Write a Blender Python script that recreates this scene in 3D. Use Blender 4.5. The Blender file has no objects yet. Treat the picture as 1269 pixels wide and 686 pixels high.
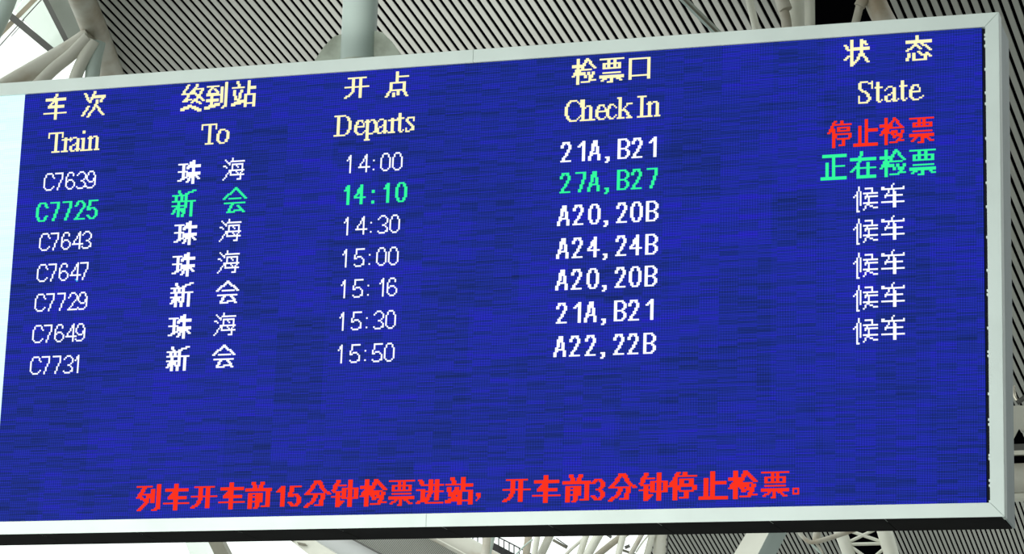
import bpy, bmesh, math, random
from mathutils import Vector, Matrix
random.seed(7)
C = bpy.context.scene.collection

# ---------------------------------------------------------------- camera
F = 3448.09
CX, CY = 634.5, 343.0
vpx, vpz = (-10398.0, 846.0), None
UX = Vector((11032.4, 503.0, 3448.1)).normalized()          # the board's horizontal, in camera axes
V0 = Vector((444.0, 13909.0, -3448.1))
UZ = (V0 - V0.dot(UX) * UX).normalized()                    # the vertical, in camera axes
UY = UZ.cross(UX).normalized()                              # away from the camera, square to the board
M = Matrix((UX, UY, UZ))
EYE = Vector((0.0, 0.0, 1.6))
cam_d = bpy.data.cameras.new('camera')
cam_d.sensor_width = 36.0
cam_d.lens = 36.0 * F / 1269.0
cam_d.clip_end = 500
cam = bpy.data.objects.new('camera', cam_d)
cam.matrix_world = Matrix.Translation(EYE) @ M.to_4x4()
C.objects.link(cam)
bpy.context.scene.camera = cam

# ---------------------------------------------------------------- sky, sun, exposure
w = bpy.data.worlds.new('overcast_sky'); bpy.context.scene.world = w
w.use_nodes = True
wn = w.node_tree.nodes; wl = w.node_tree.links
bg = wn['Background']; bg.inputs[0].default_value = (0.93, 1.0, 0.97, 1); bg.inputs[1].default_value = 1.5
sun_d = bpy.data.lights.new('daylight', 'SUN'); sun_d.energy = .75; sun_d.angle = math.radians(50)
sun_d.color = (1.0, 0.98, 0.94)
sun = bpy.data.objects.new('daylight', sun_d); C.objects.link(sun)
sun.rotation_euler = Vector((0.45, 1.0, -0.20)).to_track_quat('-Z', 'Y').to_euler()
def lamp(name, kind, loc, aim, energy, col, **kw):
    d = bpy.data.lights.new(name, kind); d.energy = energy; d.color = col
    for k, v in kw.items(): setattr(d, k, v)
    o = bpy.data.objects.new(name, d); C.objects.link(o); o.location = loc
    o.rotation_euler = (Vector(aim) - Vector(loc)).to_track_quat('-Z', 'Y').to_euler(); return o
# added lamps: one brightens the board's frame, two spots brighten the slatted ceilings
lamp('added_frame_light', 'AREA', (-7.5, 10.5, 2.2), (-5.0, 16, 4.6), 380, (1.0, 1.0, .97), shape='RECTANGLE', size=7, size_y=1.6)
lamp('added_ceiling_spot', 'SPOT', (-13, 27, 3), (-13.6, 40, 13.8), 14000, (1.0, 1.0, .97), spot_size=math.radians(43), spot_blend=1.0, shadow_soft_size=.5)
lamp('added_ceiling_spot', 'SPOT', (-4, 46, 3), (-2, 68, 12), 8000, (1.0, 1.0, .97), spot_size=math.radians(46), spot_blend=1.0, shadow_soft_size=.5)
vs = bpy.context.scene.view_settings
vs.view_transform = 'Standard'; vs.look = 'None'; vs.gamma = 1; vs.use_curve_mapping = False; vs.exposure = 0.0

# ---------------------------------------------------------------- helpers
def ray(px, py):
    return M @ Vector((px - CX, -(py - CY), -F))
def at(px, py, Y):
    r = ray(px, py); return EYE + r * (Y / r.y)
def link(name, me, m=None, parent=None):
    o = bpy.data.objects.new(name, me); C.objects.link(o)
    if m and not me.materials: me.materials.append(m)
    if parent is not None: o.parent = parent
    return o
def obj(name, bm, m, parent=None, smooth=False):
    me = bpy.data.meshes.new(name)
    bmesh.ops.recalc_face_normals(bm, faces=bm.faces)
    if smooth:
        for f in bm.faces: f.smooth = True
    bm.to_mesh(me); bm.free()
    if smooth: me.set_sharp_from_angle(angle=math.radians(40))
    if parent is not None:                                   # meshes are written in world coordinates
        me.transform(parent.matrix_basis.inverted())
    return link(name, me, m, parent)
def thing(name, label, cat, loc, group=None):
    o = bpy.data.objects.new(name, None); o.empty_display_size = .2; C.objects.link(o)
    o.location = loc; o.matrix_basis = Matrix.Translation(loc)
    o['label'] = label; o['category'] = cat
    if group: o['group'] = group
    return o
def tag(o, label, cat, group=None):
    o['label'] = label; o['category'] = cat
    if group: o['group'] = group
    return o
def box(bm, x0, x1, y0, y1, z0, z1):
    v = [bm.verts.new((x, y, z)) for x in (x0, x1) for y in (y0, y1) for z in (z0, z1)]
    for q in ((0,1,3,2),(4,6,7,5),(0,4,5,1),(2,3,7,6),(0,2,6,4),(1,5,7,3)): bm.faces.new([v[i] for i in q])
def tube(bm, pts, rad, seg=20, cap=True):
    pts = [Vector(p) for p in pts]
    rads = rad if isinstance(rad, (list, tuple)) else [rad] * len(pts)
    rings = []
    up = Vector((0, 0, 1))
    t0 = (pts[1] - pts[0]).normalized()
    if abs(t0.dot(up)) > .95: up = Vector((1, 0, 0))
    a = t0.cross(up).normalized()
    for i, p in enumerate(pts):
        t = (pts[min(i+1, len(pts)-1)] - pts[max(i-1, 0)]).normalized()
        a = (a - a.dot(t) * t).normalized(); b = t.cross(a)
        rings.append([bm.verts.new(p + rads[i] * (math.cos(k*2*math.pi/seg)*a + math.sin(k*2*math.pi/seg)*b)) for k in range(seg)])
    for r0, r1 in zip(rings, rings[1:]):
        for k in range(seg): bm.faces.new((r0[k], r0[(k+1)%seg], r1[(k+1)%seg], r1[k]))
    if cap: bm.faces.new(rings[0][::-1]); bm.faces.new(rings[-1])
def curve_pts(p, n=14):                                      # Catmull-Rom through the points
    p = [Vector(q) for q in p]; e = [2*p[0]-p[1]] + p + [2*p[-1]-p[-2]]; out = []
    for i in range(1, len(e)-2):
        for k in range(n):
            t = k / n
            out.append(.5*((2*e[i]) + (e[i+1]-e[i-1])*t + (2*e[i-1]-5*e[i]+4*e[i+1]-e[i+2])*t*t + (3*e[i]-e[i-1]-3*e[i+1]+e[i+2])*t**3))
    out.append(p[-1]); return out
def beam(bm, p0, p1, wid, hgt, up=Vector((0, 0, 1))):
    p0, p1 = Vector(p0), Vector(p1); t = (p1-p0).normalized()
    a = t.cross(up).normalized() * wid/2; b = a.cross(t).normalized() * hgt/2
    r = [[bm.verts.new(p + s*a + q*b) for s, q in ((-1,-1),(1,-1),(1,1),(-1,1))] for p in (p0, p1)]
    for k in range(4): bm.faces.new((r[0][k], r[0][(k+1)%4], r[1][(k+1)%4], r[1][k]))
    bm.faces.new(r[0][::-1]); bm.faces.new(r[1])
def prism(bm, poly, vec):
    a = [bm.verts.new(p) for p in poly]; b = [bm.verts.new(Vector(p)+vec) for p in poly]; n = len(a)
    bm.faces.new(a); bm.faces.new(b[::-1])
    for k in range(n): bm.faces.new((a[k], b[k], b[(k+1)%n], a[(k+1)%n]))
def px2m(px, Y): return px * Y / F / 0.93
def NB(): return bmesh.new()

# ---------------------------------------------------------------- materials
def mat(name, col, rough=.5, var=.08, scale=2.0, metal=0.0, col2=None, thresh=(.45, .7), bump=0.0, spec=.5):
    m = bpy.data.materials.new(name); m.use_nodes = True
    nt = m.node_tree; N = nt.nodes; L = nt.links; b = N['Principled BSDF']
    b.inputs['Roughness'].default_value = rough; b.inputs['Metallic'].default_value = metal
    b.inputs['Specular IOR Level'].default_value = spec
    tc = N.new('ShaderNodeTexCoord'); no = N.new('ShaderNodeTexNoise'); no.inputs['Scale'].default_value = scale
    no.inputs['Detail'].default_value = 5; L.new(tc.outputs['Object'], no.inputs['Vector'])
    r = N.new('ShaderNodeValToRGB'); L.new(no.outputs['Fac'], r.inputs['Fac'])
    c2 = col2 if col2 else [c*(1-3*var) for c in col]
    r.color_ramp.elements[0].position = 1-thresh[1] if not col2 else thresh[0]
    r.color_ramp.elements[1].position = thresh[1]
    if col2: r.color_ramp.elements[0].color = (*col, 1); r.color_ramp.elements[1].color = (*c2, 1)
    else: r.color_ramp.elements[0].color = (*c2, 1); r.color_ramp.elements[1].color = (*col, 1)
    L.new(r.outputs['Color'], b.inputs['Base Color'])
    if bump:
        bp = N.new('ShaderNodeBump'); bp.inputs['Strength'].default_value = bump; bp.inputs['Distance'].default_value = .01
        L.new(no.outputs['Fac'], bp.inputs['Height']); L.new(bp.outputs['Normal'], b.inputs['Normal'])
    return m
def emit(name, col, st=1.0, gloss=False):
    m = bpy.data.materials.new(name); m.use_nodes = True; nt = m.node_tree; nt.nodes.clear()
    e = nt.nodes.new('ShaderNodeEmission'); e.inputs[0].default_value = (*col, 1); e.inputs[1].default_value = st
    o = nt.nodes.new('ShaderNodeOutputMaterial'); nt.links.new(e.outputs[0], o.inputs[0]); return m
FRAME = mat('pale_aluminium', (.66, .76, .72), .42, .03, 3.0)
SIDE = mat('shaded_housing_steel', (.29, .37, .385), .5, .05, 4.0)  # frame metal with the side's shade put into a darker, bluer colour
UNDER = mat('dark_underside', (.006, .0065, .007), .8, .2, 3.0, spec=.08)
BACKING = mat('black_housing', (.006, .008, .018), .7, .1, 5.0)
SLAT = mat('painted_slat', (.45, .46, .42), .5, .04, .9)
VOID = mat('black_void', (.002, .002, .003), .9, .1, 2.0, spec=.0)
TUBE = mat('white_painted_steel', (.74, .74, .64), .42, .06, 1.5)
TUBED = mat('weathered_steel', (.54, .53, .46), .5, col2=(.34, .27, .18), scale=1.6, thresh=(.46, .74))
GREEN = mat('pale_green_steel', (.52, .62, .57), .45, .05, 2.0)
BAR = mat('dark_grey_bar', (.10, .10, .09), .55, .1, 2.0)
OLIVE = mat('olive_grey_steel', (.20, .19, .14), .55, .1, 2.0)
TAN = mat('tan_steel', (.66, .58, .44), .5, .05, 2.0)
SOFFIT = mat('grey_soffit', (.34, .37, .32), .6, .08, 1.0)
CONC = mat('beige_cladding', (.62, .62, .54), .6, .04, .7)
TEAL = mat('teal_cladding', (.38, .46, .43), .6, .04, .7)
FLOOR = mat('granite_floor', (.42, .42, .40), .35, .05, .8)
WALL = mat('grey_wall', (.22, .23, .23), .8, .05, .5)
RAIL = mat('black_railing', (.02, .022, .022), .5, .1, 2.0)
PALE = mat('pale_grey_panel', (.60, .62, .62), .6, .03, .8)
BRASS = mat('bright_fitting', (.75, .70, .58), .25, .1, 5.0, metal=.6)
POST = mat('mottled_post_paint', (.55, .66, .61), .4, col2=(.40, .42, .33), scale=3.2, thresh=(.52, .8))
POSTD = mat('dirty_post_paint', (.54, .60, .50), .5, col2=(.20, .21, .15), scale=5.0, thresh=(.46, .78))

def glass_mat(name, tint, tr):
    m = bpy.data.materials.new(name); m.use_nodes = True; nt = m.node_tree; N = nt.nodes; L = nt.links; N.clear()
    t = N.new('ShaderNodeBsdfTransparent'); t.inputs[0].default_value = (*tint, 1)
    d = N.new('ShaderNodeBsdfTranslucent'); d.inputs[0].default_value = (.8, .86, .8, 1)
    g = N.new('ShaderNodeBsdfGlossy'); g.inputs['Roughness'].default_value = .1
    tc = N.new('ShaderNodeTexCoord'); no = N.new('ShaderNodeTexNoise'); no.inputs['Scale'].default_value = .9
    L.new(tc.outputs['Object'], no.inputs['Vector'])
    mr = N.new('ShaderNodeMapRange'); mr.inputs[1].default_value = .35; mr.inputs[2].default_value = .7
    mr.inputs[3].default_value = tr; mr.inputs[4].default_value = min(1, tr+.25); L.new(no.outputs['Fac'], mr.inputs[0])
    a = N.new('ShaderNodeMixShader'); L.new(mr.outputs[0], a.inputs[0]); L.new(t.outputs[0], a.inputs[1]); L.new(d.outputs[0], a.inputs[2])
    b = N.new('ShaderNodeMixShader'); b.inputs[0].default_value = .06; L.new(a.outputs[0], b.inputs[1]); L.new(g.outputs[0], b.inputs[2])
    o = N.new('ShaderNodeOutputMaterial'); L.new(b.outputs[0], o.inputs[0]); return m
GLASS = glass_mat('skylight_glass', (.86, .90, .86), .25)
GLASS2 = glass_mat('clear_skylight_glass', (.99, 1, .98), .0)

# LED face: dots on a dark mask, by the module's own coordinates
PX, PZ = .01 * 637.4 / 640, .01
def led_mat(name, gap, dot, rnd, soft, radius):
    m = bpy.data.materials.new(name); m.use_nodes = True; nt = m.node_tree; N = nt.nodes; L = nt.links; N.clear()
    def math_(op, a, b=None):
        n = N.new('ShaderNodeMath'); n.operation = op
        for i, v in enumerate((a, b)):
            if v is None: continue
            if isinstance(v, (int, float)): n.inputs[i].default_value = v
            else: L.new(v, n.inputs[i])
        return n.outputs[0]
    tc = N.new('ShaderNodeTexCoord'); sp = N.new('ShaderNodeSeparateXYZ'); L.new(tc.outputs['Object'], sp.inputs[0])
    fx = math_('SUBTRACT', math_('FRACT', math_('DIVIDE', sp.outputs[0], PX)), .5)
    fz = math_('SUBTRACT', math_('FRACT', math_('DIVIDE', sp.outputs[2], PZ)), .5)
    d = math_('SQRT', math_('ADD', math_('MULTIPLY', fx, fx), math_('MULTIPLY', fz, fz)))
    mr = N.new('ShaderNodeMapRange'); mr.interpolation_type = 'SMOOTHSTEP'
    mr.inputs[1].default_value = radius-soft; mr.inputs[2].default_value = radius+soft; mr.inputs[3].default_value = 1; mr.inputs[4].default_value = 0
    L.new(d, mr.inputs[0])
    mx = N.new('ShaderNodeMix'); mx.data_type = 'RGBA'; L.new(mr.outputs[0], mx.inputs[0])
    mx.inputs[6].default_value = (*gap, 1); mx.inputs[7].default_value = (*dot, 1)
    # drive strength differs from row to row, from driver chip to driver chip and from module to module
    geo = N.new('ShaderNodeNewGeometry'); gs = N.new('ShaderNodeSeparateXYZ'); L.new(geo.outputs['Position'], gs.inputs[0])
    row = math_('FLOOR', math_('DIVIDE', gs.outputs[2], PZ)); colb = math_('FLOOR', math_('DIVIDE', gs.outputs[0], PX*12))
    cb = N.new('ShaderNodeCombineXYZ'); L.new(row, cb.inputs[0]); L.new(colb, cb.inputs[1])
    wn_ = N.new('ShaderNodeTexWhiteNoise'); wn_.noise_dimensions = '2D'; L.new(cb.outputs[0], wn_.inputs[0])
    cb2 = N.new('ShaderNodeCombineXYZ'); L.new(math_('MULTIPLY', gs.outputs[0], 1.6), cb2.inputs[0]); L.new(math_('MULTIPLY', gs.outputs[2], 26.0), cb2.inputs[2])
    ns = N.new('ShaderNodeTexNoise'); ns.inputs['Scale'].default_value = 1.0; ns.inputs['Detail'].default_value = 3; L.new(cb2.outputs[0], ns.inputs[0])
    oi = N.new('ShaderNodeObjectInfo')
    s = math_('ADD', math_('MULTIPLY', wn_.outputs[0], .62*rnd), math_('MULTIPLY', ns.outputs[0], .9*rnd))
    s = math_('ADD', s, math_('MULTIPLY', oi.outputs['Random'], .26*rnd))
    s = math_('ADD', s, 1 - (.31+.45+.13)*rnd)
    hue = N.new('ShaderNodeHueSaturation'); L.new(mx.outputs[2], hue.inputs['Color'])
    if rnd >= 1:
        h = math_('ADD', math_('MULTIPLY', s, .014), .480); L.new(h, hue.inputs['Hue'])
    e = N.new('ShaderNodeEmission'); L.new(hue.outputs[0], e.inputs[0]); L.new(s, e.inputs[1])
    g = N.new('ShaderNodeBsdfDiffuse'); g.inputs[0].default_value = (.006, .006, .008, 1)
    ad = N.new('ShaderNodeAddShader'); L.new(e.outputs[0], ad.inputs[0]); L.new(g.outputs[0], ad.inputs[1])
    o = N.new('ShaderNodeOutputMaterial'); L.new(ad.outputs[0], o.inputs[0]); return m
LED_BLUE = led_mat('led_face_blue', (.0012, .002, .105), (.020, .025, .60), 1.0, .13, .36)
LED_WHITE = led_mat('led_face_white', (.70, 1.0, 1.0), (.92, 1.25, 1.25), .15, .15, .40)
TXT = {'white': emit('led_white', (.86, .90, 1.0), 1.25), 'yellow': emit('led_yellow', (1.0, .93, .50), 1.1),
       'green': emit('led_green', (.035, .98, .36), 1.0), 'red': emit('led_red', (1.0, .035, .012), 1.0),
       'cyan': emit('led_cyan', (.02, .40, 1.0), 1.0)}

# ---------------------------------------------------------------- the hall: floor, and an unseen side wall and roof added to block light
def struct(name, bm, m):
    o = obj(name, bm, m); o['kind'] = 'structure'; return o
b = NB(); box(b, -60, 26, -30, 130, -.3, 0); struct('floor', b, FLOOR)
b = NB(); box(b, 24, 24.5, -30, 110, 0, 22); struct('blocking_wall_right', b, WALL)
b = NB(); box(b, -34, 24, -26, 33, 18.0, 18.4); struct('ceiling', b, SOFFIT)

# ---------------------------------------------------------------- slatted ceilings
def homog_plane(vp, vl2, anchor_px, Y):
    """plane whose slats vanish at vp, whose vanishing line passes vp and vl2, through the pixel anchor at depth Y"""
    d = ray(*vp).normalized(); e = ray(*vl2).normalized(); n = d.cross(e).normalized()
    p0 = at(*anchor_px, Y); q = n.cross(d).normalized()
    return p0, d, q, n
def on_plane(px, py, p0, n):
    r = ray(px, py); return EYE + r * ((p0 - EYE).dot(n) / r.dot(n))
def slat_ceiling(name, vp, vl2, anchor, Y, ref, pitch_px, poly_px, gap=.36, thick=.014, backing=.2, label=None):
    p0, d, q, n = homog_plane(vp, vl2, anchor, Y)
    if n.z > 0: n = -n                                        # towards the floor
    # pitch from two neighbouring lines at the reference pixel
    a = on_plane(*ref, p0, n); c = on_plane(ref[0]+pitch_px*20, ref[1], p0, n)
    pitch = abs((c-a).dot(q)) / 20
    ph = (a-p0).dot(q)
    poly = [on_plane(x, y, p0, n) for x, y in poly_px]
    P = [((v-p0).dot(q), (v-p0).dot(d)) for v in poly]
    lo = min(s for s, t in P); hi = max(s for s, t in P)
    root = bpy.data.objects.new(name, None)
    # the dark deck above the slats is the structure itself
    b = NB(); prism(b, [v - n*backing for v in poly], -n*.15)
    root = obj(name, b, VOID); root['kind'] = 'structure'
    k0 = math.ceil((lo-ph)/pitch); k1 = math.floor((hi-ph)/pitch); cnt = 0
    for k in range(k0, k1):
        s = ph + (k+.5)*pitch; ts = []
        for (s0, t0), (s1, t1) in zip(P, P[1:]+P[:1]):
            if (s0-s)*(s1-s) < 0: ts.append(t0 + (t1-t0)*(s-s0)/(s1-s0))
        if len(ts) < 2: continue
        t0, t1 = min(ts), max(ts)
        if t1-t0 < .3: continue
        b = NB(); hw = pitch*(1-gap)/2; v = []
        for t in (t0, t1):
            c = p0 + q*s + d*t
            v.append([b.verts.new(c + q*x + n*z) for x, z in ((-hw, -thick), (-hw, -.006), (-hw*.9, 0), (hw*.9, 0), (hw, -.006), (hw, -thick))])
        for i in range(6): b.faces.new((v[0][i], v[0][(i+1)%6], v[1][(i+1)%6], v[1][i]))
        b.faces.new(v[0][::-1]); b.faces.new(v[1])
        obj('slat', b, SLAT, root); cnt += 1
    print(name, 'pitch', round(pitch, 3), 'slats', cnt)
    return p0, d, q, n
PA = slat_ceiling('ceiling', (1950, 1935), (-16650, 0), (630, 0), 38, (123.5, 0), 11.27,
                  [(60, -150), (1700, -150), (1700, 540), (1195, 535), (163, 230), (92, -45)])
# the number of lines grows slowly in width to the right; the plane's own perspective does that
PD = slat_ceiling('ceiling', (1907, 2445), (-18600, 670), (1000, 670), 72, (832.5, 660.2), 5.83,
                  [(818, 500), (1700, 500), (1700, 800), (795, 800)], gap=.37, backing=.3)

# ---------------------------------------------------------------- the departure board
Y0 = 15.9255
X0 = -8.6001; ZT = 1.6 + 5.5577
def bx(c): return X0 + c * .01            # measured dot columns, in 637.4 to the blue field
def bz(r): return ZT - r * .01
board = thing('departure_board', 'huge blue LED train departure board in a pale metal frame', 'display', (bx(160), Y0+.2, bz(296)))
XL = bx(-160); XR = bx(637.4)
# LED modules 32 x 32 dots
mw, mh = 32*PX, 32*PZ
def module_mesh(nm, m):
    b = NB(); g = .0006
    box(b, g, mw-g, 0, .03, g, mh-g); bmesh.ops.recalc_face_normals(b, faces=b.faces)
    me = bpy.data.meshes.new(nm); b.to_mesh(me); b.free(); me.materials.append(m); return me
mb, mwh = module_mesh('led_module', LED_BLUE), module_mesh('led_module_white', LED_WHITE)
for i in range(-5, 20):
    for j in range(9):
        o = link('led_module', mb if i >= 0 else mwh, None, board)
        o.location = Vector((X0 + i*mw, Y0 + random.uniform(0, .0012), bz(288) + j*mh)) - board.location
        if i < 0: o['label'] = 'white glowing LED module'
# frame rails: mitred, flat front, running round the screen
fo, fi, fY, fB = .0860, .0, Y0-.012, Y0+.10
IR = bx(639.7); OR = bx(647.9); IL = XL-.02; OL = IL-.085; IT = bz(-.3); OT = bz(-8.85); IB = bz(288.2); OB = bz(296.45)
def rail(inner, outer, m=FRAME):
    b = NB(); pts = [inner[0], inner[1], outer[1], outer[0]]
    a = [b.verts.new((x, fY, z)) for x, z in pts]; c = [b.verts.new((x, fB, z)) for x, z in pts]
    b.faces.new(a); b.faces.new(c[::-1])
    for k in range(4): b.faces.new((a[k], c[k], c[(k+1)%4], a[(k+1)%4]))
    bmesh.ops.recalc_face_normals(b, faces=b.faces)
    bmesh.ops.bevel(b, geom=[e for e in b.edges if all(abs(v.co.y-fY) < 1e-6 for v in e.verts)], offset=.0018, segments=2, affect='EDGES')
    return obj('frame_rail', b, m, board)
# long rails are made of three lengths butted together
def hrail(z_in, z_out, cuts):
    xs = [IL] + cuts + [IR]; xo = [OL] + cuts + [OR]
    for k in range(len(xs)-1):
        e = .0008
        rail([(xs[k]+(e if k else 0), z_in), (xs[k+1]-e, z_in)], [(xo[k]+(e if k else 0), z_out), (xo[k+1]-e, z_out)])
hrail(IT, OT, [bx(316), bx(-100)][::-1]); hrail(IB, OB, [bx(296.5), bx(-100)][::-1])
e = .0012
rail([(IR, IB+e), (IR, IT-e)], [(OR, OB+e), (OR, OT-e)]); rail([(IL, IB+e), (IL, IT-e)], [(OL, OB+e), (OL, OT-e)])
# housing: sides with shade put into their colour, back sheet, dark underside
def solve_depth():
    r = ray(1257.3, 600); return OR / r.x * r.y
DB = solve_depth(); print('housing depth', DB - Y0)
b = NB(); box(b, OR-.012, OR-.001, fB-.005, DB, OB+.002, OT-.03); obj('side_panel', b, SIDE, board)['label'] = 'side of the housing, coloured darker as if shaded'
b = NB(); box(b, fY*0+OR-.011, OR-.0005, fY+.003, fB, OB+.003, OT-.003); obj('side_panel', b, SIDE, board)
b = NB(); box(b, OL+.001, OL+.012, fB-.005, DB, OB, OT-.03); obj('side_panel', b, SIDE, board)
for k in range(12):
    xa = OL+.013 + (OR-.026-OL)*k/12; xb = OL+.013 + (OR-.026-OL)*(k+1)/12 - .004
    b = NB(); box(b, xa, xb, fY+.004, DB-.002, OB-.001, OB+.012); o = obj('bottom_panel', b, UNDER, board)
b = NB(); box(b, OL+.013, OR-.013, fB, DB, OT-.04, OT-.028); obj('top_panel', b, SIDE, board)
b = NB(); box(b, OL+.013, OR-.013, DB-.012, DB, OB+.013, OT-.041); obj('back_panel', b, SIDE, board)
b = NB(); box(b, OL+.02, OR-.02, Y0+.032, Y0+.06, OB+.02, OT-.045); obj('mounting_sheet', b, BACKING, board)
# little pale clips in the slot between the screen and the right rail
for py in (44, 49, 58, 88, 118, 132, 176, 205, 232, 262, 300, 341, 366, 371, 412, 441, 446, 492, 523, 529, 566, 570, 596, 602, 621):
    r = (py-34.4)/587.9*288
    b = NB(); box(b, bx(638.9), bx(639.9), Y0-.004, Y0+.02, bz(r+.7), bz(r-.7)); obj('clip', b, FRAME, board)

# ------------------------------------------------ lettering: lit LEDs, one object per word or figure group
G = {  # strokes on a 16 x 17 grid; '+' marks a stroke that is also two dots high
'车': '8,0 7,2|+1,3 15,3|7,4 3,8|+3,8 14,8|8,5 8,17|0,13 16,13',
'次': '1,1 4,6|0,16 4,10|8,0 5,7|+8,3 16,3|16,3 14,7|10,6 9,10 4,17|10,10 16,16',
'终': '4,0 0,6 4,6|7,4 1,11|1,11 6,10|+0,16 6,14|10,0 7,6|9,3 15,3 12,8 7,12|9,6 16,11|10,11 14,13|+8,15 14,17',
'到': '1,2 8,2|4,3 1,7|+1,7 8,7|6,4 9,8|+1,11 8,11|4,8 4,15|+0,16 9,14|11,3 11,13|15,0 15,16 12,17',
'站': '3,0 4,3|0,4 7,4|1,6 2,12|6,6 4,13|+0,15 7,13|11,0 11,9|+11,4 16,4|9,9 16,9 16,17|9,9 9,17|9,15 16,15',
'开': '2,2 14,2|0,8 16,8|5,2 5,10 4,13 0,16|11,2 11,16',
'点': '7,0 7,6|8,3 15,3|3,7 13,7 13,12|3,7 3,12 13,12|2,14 0,17|5,15 5,17|9,14 9,16|13,14 15,17',
'检': '3,0 3,17|+0,4 6,4|3,6 0,11|4,7 6,10|10,0 6,7|10,0 16,6|8,7 13,7|8,9 9,13|11,9 12,12|15,9 13,15|7,16 16,15',
'票': '0,1 16,1|2,4 14,4 14,7|2,4 2,7 14,7|6,1 6,7|10,1 10,7|2,10 14,10|+0,12 16,12|8,13 8,17 6,17|4,14 1,16|11,14 15,16',
'口': '1,2 15,2 15,16|1,2 1,16|1,14 14,14',
'状': '5,0 5,17|0,3 2,6|0,12 5,9|11,0 11,7|14,1 15,3|+7,5 16,5|11,7 9,12 6,16|11,8 16,15',
'态': '7,0 7,3|+0,3 16,3|7,3 5,6 0,9|9,4 16,9|7,6 9,8|1,11 0,16|5,11 5,16 12,16 13,13|8,10 10,13|14,11 16,14',
'停': '5,0 0,8|3,5 3,17|10,0 10,2|6,2 16,2|7,4 14,4 14,7|7,4 7,7 14,7|5,11 5,9 16,9 16,11|7,12 14,12|11,12 11,16 8,16',
'止': '8,0 8,16|+8,6 15,6|3,4 3,16|+0,16 16,16',
'正': '+1,1 15,1|8,1 8,16|8,8 14,8|3,6 3,16|+0,16 16,16',
'在': '7,0 6,4 4,8 0,12|+0,4 16,4|4,8 4,17|11,7 11,15|7,10 16,10|+6,16 16,16',
'候': '4,0 2,4 0,7|2,4 2,17 3,17|5,3 5,12|8,1 13,1 13,4|7,4 16,4|9,5 8,8|8,7 16,7|7,11 16,11|11,8 11,11 7,16|11,12 14,15 16,15',
'珠': '0,2 6,2|3,2 3,14|0,8 6,8|0,15 7,12|9,1 7,6|+8,4 16,4|+7,9 16,9|12,0 12,17|11,10 7,16|12,9 16,14',
'海': '1,1 3,3|0,6 2,7|0,16 4,10|7,0 5,5|7,2 16,2|7,5 15,5 14,16 11,16|7,5 6,13 16,13|5,9 16,9|10,6 11,7|10,11 11,12',
'新': '4,0 5,2|0,3 8,3|2,4 2,6|6,4 6,6|0,7 8,7|0,10 8,10|4,8 4,17|3,11 0,15|6,12 7,14|16,0 10,2 10,10 8,17|10,7 16,7|14,7 14,17',
'会': '8,0 0,7|8,0 16,7|4,7 12,7|1,10 15,10|6,11 3,16|3,16 13,15|11,12 15,16',
'列': '0,1 9,1|4,2 0,9|3,6 8,6 6,12 1,17|2,9 5,11|11,3 11,12|15,0 15,16 12,17',
'前': '4,0 5,3|11,0 10,3|+0,4 16,4|2,7 2,17|2,7 7,7 7,16 6,17|2,10 7,10|2,13 7,13|10,7 10,13|15,6 15,16 12,16',
'分': '6,0 4,4 0,8|9,0 12,5 16,8|3,8 12,8 11,16 8,16|6,9 5,13 0,17',
'钟': '3,0 0,6|2,3 7,3|1,7 6,7|0,11 6,11|3,7 3,17 6,14|8,5 16,5 16,12|8,5 8,12 16,12|12,0 12,17',
'进': '1,1 3,4|0,7 3,7 3,14 0,16|3,14 6,16 16,16|6,4 16,4|5,9 16,9|9,1 9,9 6,14|13,1 13,14',
}
D_ = {  # figures and capitals on a 7 x 12 grid
'0': '2,0 5,0 7,3 7,9 5,12 2,12 0,9 0,3 2,0', '1': '1,3 4,0 4,12', '2': '0,3 2,0 5,0 7,2 7,4 0,12 7,12',
'3': '0,2 2,0 5,0 7,2 7,4 5,6 3,6|5,6 7,8 7,10 5,12 2,12 0,10', '4': '5,12 5,0 0,8 7,8',
'5': '7,0 1,0 0,6 3,5 5,5 7,7 7,10 5,12 2,12 0,10', '6': '6,2 5,0 2,0 0,3 0,9 2,12 5,12 7,9 7,7 5,5 2,5 0,7',
'7': '0,0 7,0 6,3 3,12', '9': '7,4 5,7 2,7 0,5 0,3 2,0 5,0 7,3 7,9 5,12 2,12 0,10',
'A': '0,12 3,0|4,0 7,12|2,8 5,8', 'B': '0,0 5,0 7,2 7,4 5,6 0,6|5,6 7,8 7,10 5,12 0,12 0,0',
'C': '7,3 5,0 2,0 0,3 0,9 2,12 5,12 7,9', ':': '0,4 0,4|0,11 0,11', ',': '0,11 1,11 1,12 0,14',
}
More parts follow.
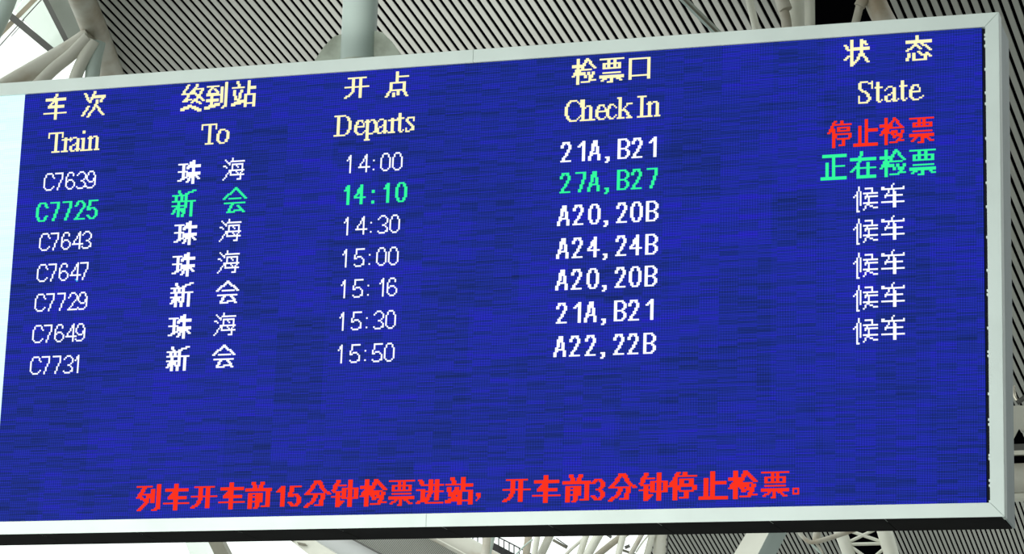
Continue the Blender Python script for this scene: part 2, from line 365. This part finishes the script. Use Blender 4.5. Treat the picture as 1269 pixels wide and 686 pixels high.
S_ = {  # serif letters; x 0.., capitals 0..13, x-height from 4; '*' marks a two-dot stem
'T': '0,3 0,0 10,0 10,3|*5,0 5,13|3,13 8,13', 'r': '*2,4 2,13|0,5 2,5|0,13 4,13|4,5 6,4 6,5',
'a': '0,6 2,4 4,4|*5,5 5,13|5,8 2,9|*0,10 0,12|1,13 3,13 5,11|6,13 7,12', 'i': '*1,0 1,1|*1,5 1,13|0,5 1,5|0,13 4,13',
'n': '*1,4 1,13|0,5 1,5|0,13 3,13|3,5 4,4 6,4|*6,5 6,13|5,13 8,13', 'o': '2,4 5,4|*1,5 0,7 0,10 1,12|2,13 5,13|*6,12 7,10 7,7 6,5',
'D': '0,0 7,0|0,13 7,13|*2,0 2,13|*8,1 11,4 11,9 8,12', 'e': '2,4 5,4 6,6 6,8 1,8|*1,5 0,7 0,10 1,12|2,13 5,13 7,11',
'p': '*1,4 1,17|0,5 1,5|0,17 3,17|3,5 4,4 6,4|*6,5 7,7 7,10 6,12|5,13 3,13', 't': '*2,1 2,12|1,4 5,4|3,13 5,12',
's': '5,6 5,4 1,4|*0,5 1,7 4,10 4,12|5,12 1,13|0,11 0,13', 'C': '10,4 10,0|9,2 7,0 4,0 3,0|*2,1 0,4 0,9 2,12|3,13 7,13 10,10',
'h': '*1,0 1,13|0,0 1,0|0,13 4,13|3,5 4,4 6,4|*6,5 6,13|5,13 9,13', 'c': '2,4 4,4 6,6|*1,5 0,7 0,10 1,12|2,13 4,13 6,11',
'k': '*1,0 1,13|0,0 1,0|0,13 4,13|7,4 3,8|6,4 9,4|*4,8 7,12|6,13 9,13', 'I': '*2,0 2,13|0,0 5,0|0,13 5,13',
'S': '7,0 7,4|1,0 5,0 7,2|*0,1 0,4 5,8 6,11 5,12|1,13 5,13|0,9 0,13',
}
def seg_cells(x0, y0, x1, y1):
    n = int(max(abs(x1-x0), abs(y1-y0)))
    return [(x0, y0)] if n == 0 else [(x0 + round((x1-x0)*i/n), y0 + round((y1-y0)*i/n)) for i in range(n+1)]
def raster(spec, sx, sy, bw, bh):
    out = set()
    for st in spec.split('|'):
        w_, h_ = bw, bh
        if st[0] == '+': h_ = max(bh, 2); st = st[1:]
        if st[0] == '*': w_ = 2; st = st[1:]
        p = [tuple(float(v) for v in q.split(',')) for q in st.split()]
        p = [(round(x*sx), round(y*sy)) for x, y in p]
        for a, c in zip(p, p[1:]):
            for (x, y) in seg_cells(*a, *c):
                for i in range(w_):
                    for j in range(h_): out.add((x+i, y+j))
    return out
def cells_object(cells, colour, label):
    b = NB(); ex, ez = PX*.46, PZ*.46; yy = Y0 - .004
    for (c, r) in sorted(cells):
        x = X0 + (c+.5)*PX; z = ZT - (r+.5)*PZ
        f_ = [b.verts.new((x+i*ex, yy, z+j*ez)) for i, j in ((-1,-1),(1,-1),(1,1),(-1,1))]
        g_ = [b.verts.new((x+i*ex, yy+.0036, z+j*ez)) for i, j in ((-1,-1),(1,-1),(1,1),(-1,1))]
        b.faces.new(f_)
        for k in range(4): b.faces.new((f_[k], f_[(k+1)%4], g_[(k+1)%4], g_[k]))
    o = obj('character', b, TXT[colour], board); o['label'] = label; return o
K = 640/637.4
W1 = {'C': 1, '4': 1, '7': .78}
W2 = {'C': 1, '7': .78, '2': .8, '5': .86}
W3 = {'2': .72, '1': .9, 'A': .92, '7': .78}
def word(text, font, items, row, colour, label, sx=1, sy=1, bw=1, bh=1):
    """items: measured left column of every character"""
    for ch, c in zip(text, items):
        c0 = round(c*K)
        cells_object({(c0+x, row+y) for x, y in raster(font[ch], sx if not isinstance(sx, dict) else sx.get(ch, .86), sy, bw, 2 if (ch == ':' and bw == 2) else bh)}, colour, colour + ' lit ' + ({':': 'colon', ',': 'comma'}.get(ch, ch)))
# headings
hs = dict(bw=2)
word('车次', G, [15.2, 42.4], 1, 'yellow', 'yellow heading 车次', .95, 1, **hs)
word('终到站', G, [114.1, 131.6, 150.4], 1, 'yellow', 'yellow heading 终到站', .96, 1, **hs)
word('开点', G, [229.4, 257.0], 2, 'yellow', 'yellow heading 开点', .94, .96, **hs)
word('检票口', G, [381.2, 399.8, 417.6], 2, 'yellow', 'yellow heading 检票口', .88, .96, **hs)
word('状态', G, [553.9, 591.2], 2, 'yellow', 'yellow heading 状态', .88, .96, **hs)
word('Train', S_, [19.8, 29.8, 36.3, 43.8, 48.6], 28, 'yellow', 'yellow heading Train')
word('To', S_, [130.4, 141.3], 29, 'yellow', 'yellow heading To')
word('Departs', S_, [223.1, 236.6, 243.6, 252.4, 259.6, 264.8, 271.6], 29, 'yellow', 'yellow heading Departs', .95, .98)
word('CheckIn', S_, [377.1, 387.5, 397.2, 404.8, 411.6, 424.4, 430.4], 29, 'yellow', 'yellow heading Check In', .95, 1)
word('State', S_, [562.3, 571.6, 578.6, 586.8, 593.9], 29, 'yellow', 'yellow heading State', 1.08, 1.02)
# rows
rows = [56, 76, 97, 118, 138, 159, 180]
trains = ['C7639', 'C7725', 'C7643', 'C7647', 'C7729', 'C7649', 'C7731']
for i, (r, t) in enumerate(zip(rows, trains)):
    g = i == 1
    x = [19.2, 27.2, 34.9, 42.4, 50.0] if not g else [14.7, 24.6, 33.8, 42.9, 51.9]
    word(t, D_, x, r, 'green' if g else 'white', ('green' if g else 'white') + ' train number ' + t, W2 if g else W1, .95 if not g else 1, bw=2 if g else 1)
for i, (r, z_) in enumerate(zip(rows, ['珠海', '新会', '珠海', '珠海', '新会', '珠海', '新会'])):
    g = i == 1; x = [112.5, 148.7] if g else [115.3, 147.0]
    word(z_[0], G, x[:1], r-3, 'green' if g else 'white', ('green' if g else 'white') + ' destination character ' + z_[0], .93 if g else .85, .98 if g else .86, bw=2)
    word(z_[1], G, x[1:], r-3, 'green' if g else 'white', ('green' if g else 'white') + ' destination character ' + z_[1], .95 if g else .88, .98 if g else .86, bw=2 if (g or z_[1] == '会') else 1)
for i, (r, t) in enumerate(zip(rows, ['14:00', '14:10', '14:30', '15:00', '15:16', '15:30', '15:50'])):
    g = i == 1; x = [232.4, 240.9, 251.4, 256.4, 264.3] if not g else [230.6, 239.2, 251.0, 258.2, 267.2]
    if t[3] == '1' and not g: x[3] = 258
    if t[4] == '0' and t[3] == '1' and not g: pass
    word(t, D_, x, r, 'green' if g else 'white', ('green' if g else 'white') + ' departure time ' + t, W1 if not g else W2, .95 if not g else 1, bw=2 if g else 1, bh=1)
for i, (r, t) in enumerate(zip(rows, ['21A,B21', '27A,B27', 'A20,20B', 'A24,24B', 'A20,20B', '21A,B21', 'A22,22B'])):
    g = i == 1
    x = [375.1, 385.2, 393.4, 404.1, 412.3, 421.7, 431.2] if t[0] == '2' else [374.5, 384.6, 393.9, 404.0, 412.4, 421.6, 430.9]
    word(t, D_, x, r, 'green' if g else 'white', ('green' if g else 'white') + ' check-in gates ' + t.replace(',', ', '), W3, 1, bw=2)
word('停止检票', G, [543.7, 560.2, 575.9, 593.1], 53, 'red', 'red status 停止检票', .84, .92, bw=2)
word('正在检票', G, [540.2, 558.1, 575.6, 593.6], 73, 'green', 'green status 正在检票', .9, .96, bw=2)
for r in (95, 115, 136, 156, 176):
    word('候', G, [559.9], r, 'white', 'white status character 候', .86, .88, bw=1)
    c0 = round(576.7*K)
    cc = {(c0+x, r-1+y) for x, y in raster('8,0 6,3|0,3 16,3|0,2 1,2|15,2 16,2|6,3 2,9|2,8 14,8|0,12 16,12|8,5 8,16', .84, .90, 1, 1)} | {(c0+7+i, r-1+j) for i in (0, 1) for j in range(5, 15)}
    cells_object(cc, 'white', 'white lit 车')
# the notice
msg = [('列', 100.8), ('车', 119.6), ('开', 138.0), ('车', 157.2), ('前', 175.3), ('1', 195.5), ('5', 204.2), ('分', 214.8), ('钟', 233.2), ('检', 252.0), ('票', 270.8),
       ('进', 289.0), ('站', 307.8), ('，', 328.0), ('开', 345.0), ('车', 363.8), ('前', 382.0), ('3', 400.8), ('分', 411.4), ('钟', 429.8), ('停', 448.2), ('止', 466.8),
       ('检', 485.5), ('票', 504.6), ('。', 524.0)]
for ch, c in msg:
    if ch in '153': word(ch, D_, [c], 269, 'red', 'red notice figure ' + ch, .88, 1, bw=3)
    elif ch == '，': cells_object({(round(c*K)+i, 276+j) for i, j in ((0,0),(1,0),(2,0),(0,1),(1,1),(2,1),(1,2),(2,2),(1,3),(0,4))}, 'red', 'red notice comma')
    elif ch == '。': cells_object({(round(c*K)+i, 277+j) for i, j in ((0,0),(1,0),(2,0),(3,0),(0,1),(3,1),(0,2),(3,2),(0,3),(1,3),(2,3),(3,3))}, 'red', 'red notice full stop')
    else: word(ch, G, [c], 266, 'red', 'red notice character ' + ch, .93, .94, bw=3 if ch in '列车开前分站止钟进停检' else 2)
# stuck cyan LEDs under the 4 of C7647
cells_object({(48, 128), (48, 129), (47, 129), (48, 130)}, 'cyan', 'stuck cyan dots')

# ---------------------------------------------------------------- post that carries the board
YP = Y0 + .30
pcx = at(445, 40, YP+.12).x; pw = px2m(46, YP+.12)
post = thing('support_post', 'thick pale green steel post rising from the top of the blue board', 'post', (pcx, YP+.12, OT))
b = NB(); tube(b, [(pcx, YP+.12, OT-.02), (pcx, YP+.12, 10), (pcx, YP+.12, 18.0)], pw/2, 56); obj('shaft', b, POST, post, True)
for s, pxs in ((-1, (386, 403, 424)), (1, (468, 482, 500))):
    if s < 0: poly = [at(388, 78, YP+.1), at(402, 57, YP+.1), at(414, 45, YP+.1), at(426, 41, YP+.1), at(426, 78, YP+.1)]
    else: poly = [at(463, 78, YP+.1), at(463, 38, YP+.1), at(474, 40, YP+.1), at(484, 50, YP+.1), at(500, 72, YP+.1), at(502, 78, YP+.1)]
    poly = [Vector((p.x, p.y, max(p.z, OT-.024))) for p in poly]
    b = NB(); prism(b, poly, Vector((0, .03, 0))); obj('gusset_plate', b, POSTD, post)
b = NB(); box(b, pcx-.34, pcx+.32, YP-.05, YP+.3, OT-.026, OT-.004); obj('base_plate', b, POSTD, post)
b = NB(); tube(b, [(pcx, YP+.12, OT-.004), (pcx, YP+.12, OT+.12)], pw/2+.003, 56); obj('foot_sleeve', b, POSTD, post, True)

# ---------------------------------------------------------------- top left: skylight and the branching truss
YS = on_plane(120, 45, PA[0], PA[3]).y - .9
def dA(x, y, off=.8): return on_plane(x, y, PA[0], PA[3]).y - off
def T(pts, w_px, m, parent, name='strut', Y=YS, seg=20, curve=True, caps=True):
    pts = [tuple(p) for p in pts]
    def grow(e, i, px):                                       # members run on past the frame and behind the board
        k = px / max(1e-6, math.hypot(e[0]-i[0], e[1]-i[1])); return tuple(a + (a-b)*k for a, b in zip(e, i))
    def reach(y): return 110 if y < 0 else 70 if 45 <= y < 300 else 60 if 625 <= y <= 650 else 60 if y >= 700 else 0
    if name in ('strut', 'chord', 'pipe', 'shaft', 'edge_seal'):
        if reach(pts[0][1]) and not 30 < pts[0][1] < 300: pts = [grow(pts[0], pts[1], reach(pts[0][1]))] + pts
        if reach(pts[-1][1]) and pts[-1][1] != 130: pts = pts + [grow(pts[-1], pts[-2], reach(pts[-1][1]))]
    P = [at(p[0], p[1], p[2] if len(p) > 2 else Y) for p in pts]
    Ym = sum((p[2] if len(p) > 2 else Y) for p in pts) / len(pts)
    if curve and len(P) > 2: P = curve_pts(P)
    b = NB(); tube(b, P, px2m(w_px, Ym)/2, seg, caps); return obj(name, b, m, parent, True)
def PL(poly, Y, m, parent, name, depth=.12, Ys=None):
    P = [at(x, y, (Ys[i] if Ys else Y)) for i, (x, y) in enumerate(poly)]
    b = NB(); prism(b, P, Vector((0, depth, 0))); return obj(name, b, m, parent)
o = at(90, 60, YS)
truss = thing('roof_truss', 'large pale steel tube truss with branching struts above the board at the left corner', 'truss', (o.x, o.y, o.z))
T([(x, y, dA(x, y)) for x, y in ((82, -45), (102, 0), (120, 45), (138, 94), (168, 175))], 35, TUBED, truss, 'chord', YS)
T([(112, 44), (88, 60), (50, 82), (5, 108), (-40, 135)], 25, TUBED, truss, 'strut', YS-.4)
T([(110, 46), (88, 68), (66, 86), (40, 112), (10, 145)], 17, TUBED, truss, 'strut', YS-.5)
T([(116, 50), (104, 72), (94, 95), (86, 125)], 17, TUBE, truss, 'strut', YS-.45)
T([(122, 52), (116, 80), (112, 120)], 20, GREEN, truss, 'strut', YS-.3)
b = NB(); bmesh.ops.create_uvsphere(b, u_segments=20, v_segments=12, radius=px2m(27, YS)/2, matrix=Matrix.Translation(at(108, 50, YS-.2))); obj('node', b, TUBED, truss, True)
T([(x, y, dA(x, y, .2)) for x, y in ((106, -35), (119.5, 0), (137, 45), (154, 94), (170, 135))], 1.8, BAR, truss, 'edge_seal', YS)
tb = thing('steel_tube', 'thick pale green steel tube crossing the extreme top left corner', 'tube', tuple(at(8, 20, YS-1)))
T([(24, -45), (2, 15), (-30, 80)], 27, GREEN, tb, 'pipe', YS-1)
# skylight: bars, cable, glass
sky = bpy.data.objects.new('window_1', None); C.objects.link(sky); sky['kind'] = 'structure'
sky.matrix_basis = Matrix.Translation(at(40, 40, YS+1)); sky.location = at(40, 40, YS+1)
def BM(p0, p1, wpx, m, parent, name, Y, hpx=None, extra=.12):
    b = NB(); P0, P1 = at(*p0, Y), at(*p1, Y)
    view = ray(*p0).normalized(); beam(b, P0, P1, px2m(wpx, Y), extra, view); return obj(name, b, m, parent)
BM((6, 14), (66, 64), 9, BAR, sky, 'mullion', YS+.8)
BM((62, -20), (-25, 68), 6.5, TAN, sky, 'mullion', YS+1.0, extra=.2)
T([(62, -12), (28, 25), (-5, 62)], 1.4, BAR, sky, 'cable', YS+.9, 8)
T([(30, 22), (27, 30), (14, 45)], 1.0, BAR, sky, 'cable', YS+.88, 8)
BM((46, -20), (84, 54), 7, BAR, sky, 'edge_beam', YS+.9, extra=.2)
PL([(42, -30), (95, -30), (130, 80), (84, 55)], YS+1.3, SOFFIT, sky, 'soffit_panel')
for poly, m in (([(-30, -40), (60, -40), (18, 10), (-30, 50)], GLASS), ([(60, -40), (84, 52), (66, 62), (18, 14)], GLASS),
                ([(18, 14), (66, 62), (60, 150), (-60, 150), (-60, 60), (-30, 50)], GLASS2)):
    PL(poly, YS+1.7, m, sky, 'pane', .03)

# ---------------------------------------------------------------- cable tray and the tubes above the right half
tr = thing('cable_tray', 'thin grey double rail lying diagonally under the slatted ceiling', 'rail', tuple(at(860, 20, 36)))
BM((832, -12), (888, 44), 3.2, TEAL, tr, 'rail', 36, extra=.06); BM((840, -12), (897, 44), 3.0, SOFFIT, tr, 'rail', 36.05, extra=.06)
BM((836, -12), (892, 44), 5, OLIVE, tr, 'tray_bed', 36.15, extra=.03)
YT = 33.0
tb = thing('steel_tube', 'slim white tube slanting over the slats, first above the board frame right of centre', 'tube', tuple(at(933, 20, YT)))
T([(922, -25), (931, 10), (943, 60)], 10, TUBE, tb, 'pipe', YT)
tr2 = thing('roof_truss', 'cluster of beige and white tubes in front of the black roof opening, upper right', 'truss', tuple(at(1000, 20, YT)))
T([(958, -25), (968, 5), (974, 25), (977, 60)], 13, TUBED, tr2, 'strut', YT-.2)
T([(966, -8), (971, 4), (974, 12)], 16, TUBED, tr2, 'collar', YT-.25)
T([(982, -25), (988, 10), (986, 60)], 22, TUBE, tr2, 'strut', YT+.4)
T([(1003, -30), (1003.5, 10), (1004, 60)], 13, TUBE, tr2, 'strut', YT-.1)
T([(1078, -30), (1086, 5), (1104, 40), (1120, 70)], 27, TUBED, tr2, 'chord', YT)
T([(1072, -25), (1066, 5), (1056, 45)], 10, TUBED, tr2, 'strut', YT-.1)
T([(1072, -10), (1068, 2), (1065, 8)], 14, TUBED, tr2, 'collar', YT-.12)
PL([(1000, -170), (1052, -170), (1082, -40), (1100, 60), (1100, 160), (1000, 160)], YT+1.2, VOID, tr2, 'opening_panel', .2)

# ---------------------------------------------------------------- right of the board: fitting, eaves beams
YR = 48.0
fit = thing('lamp_fitting', 'small bright metal fitting at the foot of the slats right of the board', 'fitting', tuple(at(1261, 492, 44)))
T([(1256, 478), (1257.5, 490), (1262, 498)], 4, BRASS, fit, 'arm', 44, 12); T([(1260, 499), (1270, 492), (1276, 486)], 6, BAR, fit, 'lamp_head', 44, 12)
ev = thing('eaves_beam', 'stack of beige, black and grey beams right of the board near its lower corner', 'beam', tuple(at(1265, 560, YR)))
PL([(1000, 511), (1600, 491), (1600, 536), (1300, 545), (1262, 532), (1252, 552), (1000, 558)], YR, CONC, ev, 'fascia_panel')
PL([(1250, 556), (1263, 531), (1278, 556)], YR-.1, VOID, ev, 'vent_panel', .05)
PL([(1000, 558), (1600, 539), (1600, 547), (1000, 566)], YR-.12, BAR, ev, 'flashing', .2)
PL([(1000, 566), (1600, 547), (1600, 553), (1000, 571)], YR-.2, TUBE, ev, 'flashing', .3)
PL([(1000, 570), (1600, 552), (1600, 564), (1000, 580)], YR-.1, VOID, ev, 'recess', .2)
T([(1000, 600), (1600, 581)], 34, TUBED, ev, 'chord', YR-.3)
T([(1000, 622), (1600, 602)], 15, TUBE, ev, 'chord', YR-.1)

# ---------------------------------------------------------------- below the board, left to right
YB = 62.0
g = 'slanting roof members in the bright gap under the board'
o = thing('roof_beam', 'olive steel beam slanting under the lower left of the board against white sky', 'beam', tuple(at(262, 676, YB)), g)
P = [at(248, 650, YB), at(265, 650, YB-.3), at(290, 700, YB-.3), at(272, 700, YB)]
b = NB(); prism(b, P, Vector((0, .3, 0))); obj('web', b, OLIVE, o)
PL([(222, 650), (248, 650), (272, 700), (240, 700)], YB+.5, GLASS, o, 'pane', .04)
o = thing('roof_beam', 'wide white slanting roof edge with two small dark brackets under the board', 'beam', tuple(at(370, 672, YB)), g)
PL([(335, 650), (358, 650), (440, 700), (400, 700)], YB, TUBE, o, 'edge_panel', .2)
PL([(352, 664), (362, 668), (364, 671), (356, 668)], YB-.1, OLIVE, o, 'bracket', .05)
PL([(368, 671), (378, 673), (380, 676), (370, 675)], YB-.1, OLIVE, o, 'bracket', .05)
o = thing('soffit', 'plain light grey soffit panel slanting beside the fine mesh under the board', 'panel', tuple(at(410, 676, YB)), g)
PL([(358, 650), (402, 650), (500, 700), (440, 700)], YB+.5, PALE, o, 'panel', .1)
BM((400, 648), (500, 701), 2.2, BAR, o, 'edge_trim', YB+.4)
# finely slatted far ceiling: joined, too fine to pick apart
o = thing('fine_slat_panel', 'finely slatted grey ceiling panel glimpsed under the middle of the board', 'panel', tuple(at(500, 676, YB)))
PL([(398, 648), (505, 648), (605, 702), (502, 702)], YB+.9, BAR, o, 'backing', .1)
b = NB()
for k in range(96):
    x0 = 380 + k*2.6; pts = []
    # slat runs up to the right between the two slanting edges
    p, q_ = (x0, 702), (x0+42, 648)
    def side(P, A, B): return (B[0]-A[0])*(P[1]-A[1])-(B[1]-A[1])*(P[0]-A[0])
    A1, B1 = (398, 648), (502, 702); A2, B2 = (505, 648), (605, 702)
    def isect(A, B):
        d1 = (q_[0]-p[0], q_[1]-p[1]); d2 = (B[0]-A[0], B[1]-A[1]); den = d1[0]*d2[1]-d1[1]*d2[0]
        return ((A[0]-p[0])*d2[1]-(A[1]-p[1])*d2[0])/den
    tL = isect(A1, B1); tR = isect(A2, B2); lo_, hi_ = max(0, min(tL, tR)), min(1, max(tL, tR))
    if hi_-lo_ < .03: continue
    a_ = (p[0]+(q_[0]-p[0])*lo_, p[1]+(q_[1]-p[1])*lo_); c_ = (p[0]+(q_[0]-p[0])*hi_, p[1]+(q_[1]-p[1])*hi_)
    beam(b, at(*a_, YB+.8), at(*c_, YB+.8), px2m(1.5, YB), .05, ray(*a_).normalized())
s = obj('slats', b, SLAT, o); s['kind'] = 'stuff'
o = thing('roof_beam', 'grey tubular edge beam with a white flange slanting beside the railing', 'beam', tuple(at(560, 676, YB)), g)
PL([(505, 648), (519, 648), (615, 702), (605, 702)], YB+.1, TUBE, o, 'flange', .2)
T([(505, 639), (560, 668), (640, 711)], 25, TUBED, o, 'chord', YB+.3)
# railing on the far walkway
rl = thing('railing', 'black walkway railing under the middle of the board against white sky', 'railing', tuple(at(625, 676, YB+2)))
T([(560, 640), (617, 665), (652, 683), (670, 692)], 1.6, RAIL, rl, 'handrail', YB+2, 8)
for x in (579, 586, 592, 598.5, 618, 624.5, 631, 637, 643.5, 650):
    yt = 640 + (x-560)*.458
    T([(x, yt), (x, yt+22)], 1.5, RAIL, rl, 'post', YB+2, 8)
PL([(612, 672), (680, 708), (680, 722), (608, 684)], YB+2.1, RAIL, rl, 'kick_plate', .1)
fan = thing('roof_truss', 'fan of cream steel tubes under the board against white sky', 'truss', tuple(at(730, 690, YB)))
for pts, wd, mt in (
    ([(606, 640), (603, 672), (600, 700)], 10, TUBED), ([(615, 640), (609, 672), (602, 700)], 6, GREEN),
    ([(657, 640), (655, 664), (650, 700)], 9, TUBED), ([(669, 640), (666, 664), (660, 700)], 7, TUBE),
    ([(690, 640), (681, 664), (664, 700)], 10, TUBED), ([(734, 640), (726, 664), (714, 700)], 8, TUBE),
    ([(756, 640), (741, 664), (721, 700)], 11, TUBE), ([(800, 645), (765, 668), (730, 696)], 8, TUBED),
    ([(779, 640), (772, 664), (763, 700)], 8, TUBE), ([(806, 640), (794, 664), (774, 700)], 6, TUBED),
    ([(815, 640), (808, 664), (798, 700)], 8, TUBE), ([(722, 668), (706, 682), (690, 700)], 4, TUBE),
    ([(660, 668), (650, 676), (636, 690)], 2.2, GREEN), ([(806, 660), (796, 672), (788, 684)], 2, TUBE),
    ([(768, 680), (790, 688), (812, 700)], 3, OLIVE)):
    T(pts, wd, mt, fan, 'strut', YB - random.uniform(0, .8))
BM((686, 669), (702, 678), 3.4, OLIVE, fan, 'bracket', YB-1); BM((690, 667), (703, 676), 1.4, BAR, fan, 'bracket', YB-1.1)
BM((748, 659), (757, 665), 3.4, BAR, fan, 'bracket', YB-1); BM((775, 678), (780, 676), 4, BAR, fan, 'bracket', YB-1)
o = thing('support_post', 'broad cream upright post at the edge of the slatted ceiling under the board', 'post', tuple(at(818, 700, YB)))
T([(820, 630), (818, 664), (816, 710)], 15, TUBED, o, 'shaft', YB)
T([(829, 630), (827.6, 664), (825.5, 710)], 1.8, BAR, o, 'edge_seal', YB+.4, 8)
# clad beam crossing the far slats
o = thing('roof_beam', 'wide clad beam, beige and teal, crossing the slats under the right part of the board', 'beam', tuple(at(940, 676, 66)))
def cross_prism(cols, m, nm):
    b = NB(); a = [b.verts.new(at(x0, y0, Y)) for (x0, y0, x1, y1, Y) in cols]; c = [b.verts.new(at(x1, y1, Y)) for (x0, y0, x1, y1, Y) in cols]
    n = len(a); b.faces.new(a); b.faces.new(c[::-1])
    for k in range(n): b.faces.new((a[k], c[k], c[(k+1)%n], a[(k+1)%n]))
    return obj(nm, b, m, o)
cross_prism([(937, 640, 895, 710, 66), (963, 640, 927, 710, 65.6), (963, 640, 927, 710, 66.6), (937, 640, 895, 710, 66.6)], CONC, 'front_cladding')
cross_prism([(963, 640, 927, 710, 65.6), (985, 640, 950, 710, 67.2), (963, 640, 927, 710, 66.6)], TEAL, 'side_cladding')
# lattice mast
YM = 58.0
ms = thing('lattice_mast', 'white steel lattice mast with crossed braces under the board frame', 'mast', tuple(at(1075, 690, YM)))
T([(1034, 640), (1043, 662), (1059, 705)], 15, TUBE, ms, 'chord', YM, curve=False); T([(1091, 640), (1097.5, 662), (1110, 705)], 18, TUBE, ms, 'chord', YM, curve=False)
for p, q_, wd in (((1050, 674), (1096, 673), 4), ((1050, 672), (1086, 655), 4), ((1052, 657), (1096, 672), 4), ((1056, 678), (1084, 698), 4),
                  ((1098, 677), (1074, 698), 4), ((1048, 645), (1090, 642), 4), ((1050, 702), (1105, 700), 4)):
    T([p, q_], wd, TUBE, ms, 'brace', YM, 12)
PL([(1042, 640), (1092, 640), (1108, 710), (1058, 710)], YM+1.5, VOID, ms, 'opening_panel', .2)
YN = YM - 2
nd = thing('strut_node', 'weathered pipe joint with arms hanging before the slats under the board', 'joint', tuple(at(1008, 668, YN)))
T([(1013, 640), (1013, 655), (1012, 669)], 10, TUBED, nd, 'hub', YN)
T([(1012, 671), (1035, 664), (1075, 650)], 6, TUBED, nd, 'strut', YN-.1)
T([(988, 655), (994, 664), (1003, 671), (1013, 671)], 5, TUBED, nd, 'strut', YN-.1)
T([(1003, 671), (1012, 680), (1022, 690)], 2.5, GREEN, nd, 'strut', YN+.1)
T([(1010, 671), (1016, 678), (1020, 686)], 2.5, TUBED, nd, 'strut', YN+.05)
bpy.context.view_layer.update()
